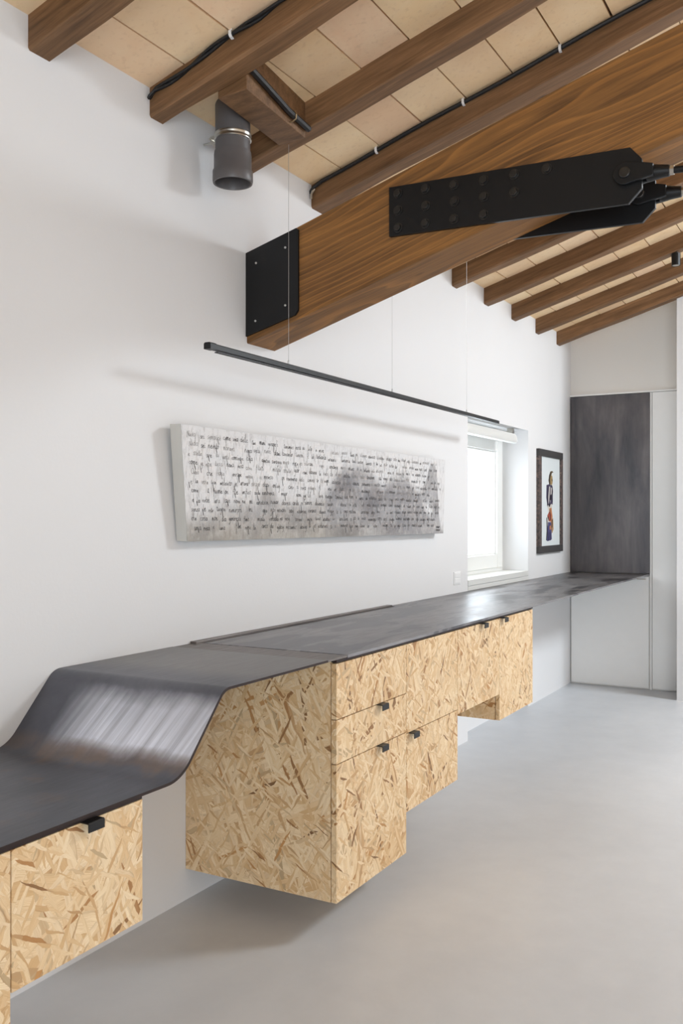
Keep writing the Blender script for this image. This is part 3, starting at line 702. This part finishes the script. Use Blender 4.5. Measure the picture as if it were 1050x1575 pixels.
for k in range(11):
    base = .403*(.905-.0805*k); x = .035+RW2.uniform(-.008, .008); first = LINES[k]; xh = .0092
    end = 2.22 if k not in (2, 5) else 2.12
    words = first.split()
    while x < end:
        if words: wd = words.pop(0)
        else: wd = ''.join(RW2.choice(SYL) for _ in range(RW2.choice((1, 1, 2, 2, 2, 3, 3, 4))))
        if x+len(wd)*.0125 > end: break
        gm = ink if (RW2.random() < .62 or k > 5) else soft_ink
        wo = RW2.uniform(-.003, .003)
        for ch in wd:
            sc = xh*RW2.uniform(.75, 1.2); wl_ = max([p[0] for st in LET.get(ch, []) for p in st] or [.6])
            for st in LET.get(ch, []):
                ext = RW2.choice((1, 1, 1, 1.5)) 
                pts = [(x+(px+.10*py)*sc*1.05, base+wo+(py if 0 <= py <= 1.1 else py*ext*.85)*sc*1.12) for px, py in st]
                stroke(gm, pts, RW2.uniform(.0010, .0019))
            x += (wl_+.10)*sc*1.08
        if RW2.random() < .30:
            y0 = base+RW2.uniform(-.002, .012); stroke(gm, [(x-.02, y0), (x-.02+RW2.uniform(.0, .008), y0-RW2.uniform(.014, .030))], .003)
        if RW2.random() < .55:
            y0 = base+RW2.uniform(-.012, .016); a_ = RW2.uniform(.012, .034); stroke(soft_ink, [(x-.03, y0), (x-.03+a_*RW2.uniform(-.1, .35), y0-a_)], .0011)
        x += RW2.uniform(.012, .028) if RW2.random() < .88 else RW2.uniform(.04, .07)
for k, yv in enumerate((.030, .014)):      # two short signature scrawls at the lower right corner
    x = 2.155
    for _ in range(5):
        ch = RW2.choice('aneosr')
        for st in LET[ch]: stroke(ink, [(x+px*.009, yv+py*.009) for px, py in st], .003)
        x += .0105
build('handwriting', ink, M['ink'], PT, kind='stuff', label='dark handwritten lines'); build('faded_handwriting', soft_ink, M['ink_soft'], PT, kind='stuff', label='faded handwritten lines')

# ------------------------------------------------------------------ small framed print by the far corner
t = thing('framed_print', (0, 6.94, 1.085), 'small print of a colourful standing figure in a dark mottled frame', 'picture')
a0, a1, b0, b1 = 6.625, 7.235, 1.086, 1.857; XF = .024
build('top_rail', G().box(-.001, XF, a0, a1, b1-.052, b1), M['frame_dark'], t, bevel=.0015); build('bottom_rail', G().box(-.001, XF, a0, a1, b0, b0+.052), M['frame_dark'], t, bevel=.0015)
for c0, c1 in ((a0, a0+.058), (a1-.058, a1)): build('side_rail', G().box(-.001, XF-.0004, c0, c1, b0+.0525, b1-.0525), M['mottle'], t, bevel=.0015)
build('mat_board', G().box(.0, .012, a0+.05, a1-.05, b0+.045, b1-.045), M['mat_board'], t)
FIG = [('fig_hair', [(6.905, 1.598), (6.885, 1.63), (6.90, 1.67), (6.935, 1.70), (6.985, 1.706), (7.015, 1.695), (6.975, 1.692), (6.95, 1.66), (6.955, 1.62), (6.95, 1.60)]),
       ('fig_skin', [(6.935, 1.60), (6.930, 1.64), (6.955, 1.675), (6.985, 1.665), (6.995, 1.63), (6.98, 1.60)]),
       ('fig_black', [(6.915, 1.60), (6.925, 1.60), (6.915, 1.655), (6.94, 1.695), (6.93, 1.70), (6.90, 1.66)]), ('fig_black', [(6.945, 1.598), (6.95, 1.57), (6.975, 1.57), (6.98, 1.598)]), ('fig_black', [(6.885, 1.59), (6.895, 1.59), (6.872, 1.46), (6.862, 1.46)]),
       ('fig_hair', [(6.965, 1.632), (6.965, 1.644), (6.99, 1.642), (6.99, 1.630)]),
       ('fig_violet', [(6.835, 1.595), (6.90, 1.602), (6.985, 1.592), (7.0, 1.55), (6.985, 1.50), (6.995, 1.45), (6.86, 1.43), (6.83, 1.50)]),
       ('fig_white', [(6.90, 1.585), (6.925, 1.585), (6.90, 1.48), (6.88, 1.45), (6.88, 1.51)]), ('fig_white', [(6.945, 1.58), (6.97, 1.575), (6.955, 1.50), (6.92, 1.46), (6.935, 1.52)]),
       ('fig_black', [(6.93, 1.52), (6.955, 1.53), (6.965, 1.49), (6.94, 1.475), (6.915, 1.49)]), ('fig_black', [(6.86, 1.57), (6.872, 1.57), (6.862, 1.45), (6.848, 1.44)]),
       ('fig_white', [(6.86, 1.44), (6.98, 1.455), (6.965, 1.40), (6.88, 1.39)]),
       ('fig_orange', [(6.90, 1.42), (6.955, 1.425), (6.985, 1.36), (6.975, 1.30), (6.92, 1.33)]), ('fig_red', [(6.855, 1.365), (6.91, 1.40), (6.955, 1.37), (6.93, 1.32), (6.88, 1.325)]),
       ('fig_tan', [(6.955, 1.32), (7.0, 1.345), (7.01, 1.26), (6.975, 1.23), (6.95, 1.27)]), ('fig_black', [(6.965, 1.335), (6.985, 1.335), (6.98, 1.27), (6.962, 1.275)]),
       ('fig_white', [(6.85, 1.36), (6.88, 1.33), (6.90, 1.29), (6.87, 1.28), (6.848, 1.31)]),
       ('fig_blue', [(6.865, 1.315), (6.945, 1.315), (6.955, 1.25), (6.965, 1.185), (6.94, 1.178), (6.85, 1.172), (6.835, 1.19), (6.86, 1.24)]),
       ('fig_orange', [(6.905, 1.285), (6.945, 1.29), (6.945, 1.262), (6.91, 1.255)]), ('fig_black', [(6.836, 1.350), (6.846, 1.350), (6.858, 1.23), (6.838, 1.18), (6.825, 1.178), (6.838, 1.25)]),
       ('fig_black', [(6.975, 1.59), (6.985, 1.58), (6.99, 1.47), (6.978, 1.46)]), ('fig_black', [(6.89, 1.455), (6.93, 1.45), (6.91, 1.43), (6.885, 1.435)]), ('fig_black', [(6.905, 1.41), (6.915, 1.41), (6.945, 1.33), (6.93, 1.33)]),
       ('fig_black', [(6.865, 1.355), (6.875, 1.36), (6.90, 1.33), (6.885, 1.325)]), ('fig_black', [(6.885, 1.24), (6.895, 1.24), (6.888, 1.175), (6.876, 1.173)]), ('fig_black', [(6.925, 1.24), (6.933, 1.24), (6.93, 1.178), (6.92, 1.176)])]
for k, (mn, pg) in enumerate(FIG):
    x = .0122+.00012*k
    build('print_patch', G().prism([(.0115, a, b) for a, b in pg], [(x, a, b) for a, b in pg]), M[mn], t)
S.cycles.use_denoising = True
S.cycles.max_bounces = 10; S.cycles.diffuse_bounces = 6; S.cycles.glossy_bounces = 5
S.cycles.caustics_reflective = False; S.cycles.caustics_refractive = False
S.cycles.sample_clamp_indirect = 8
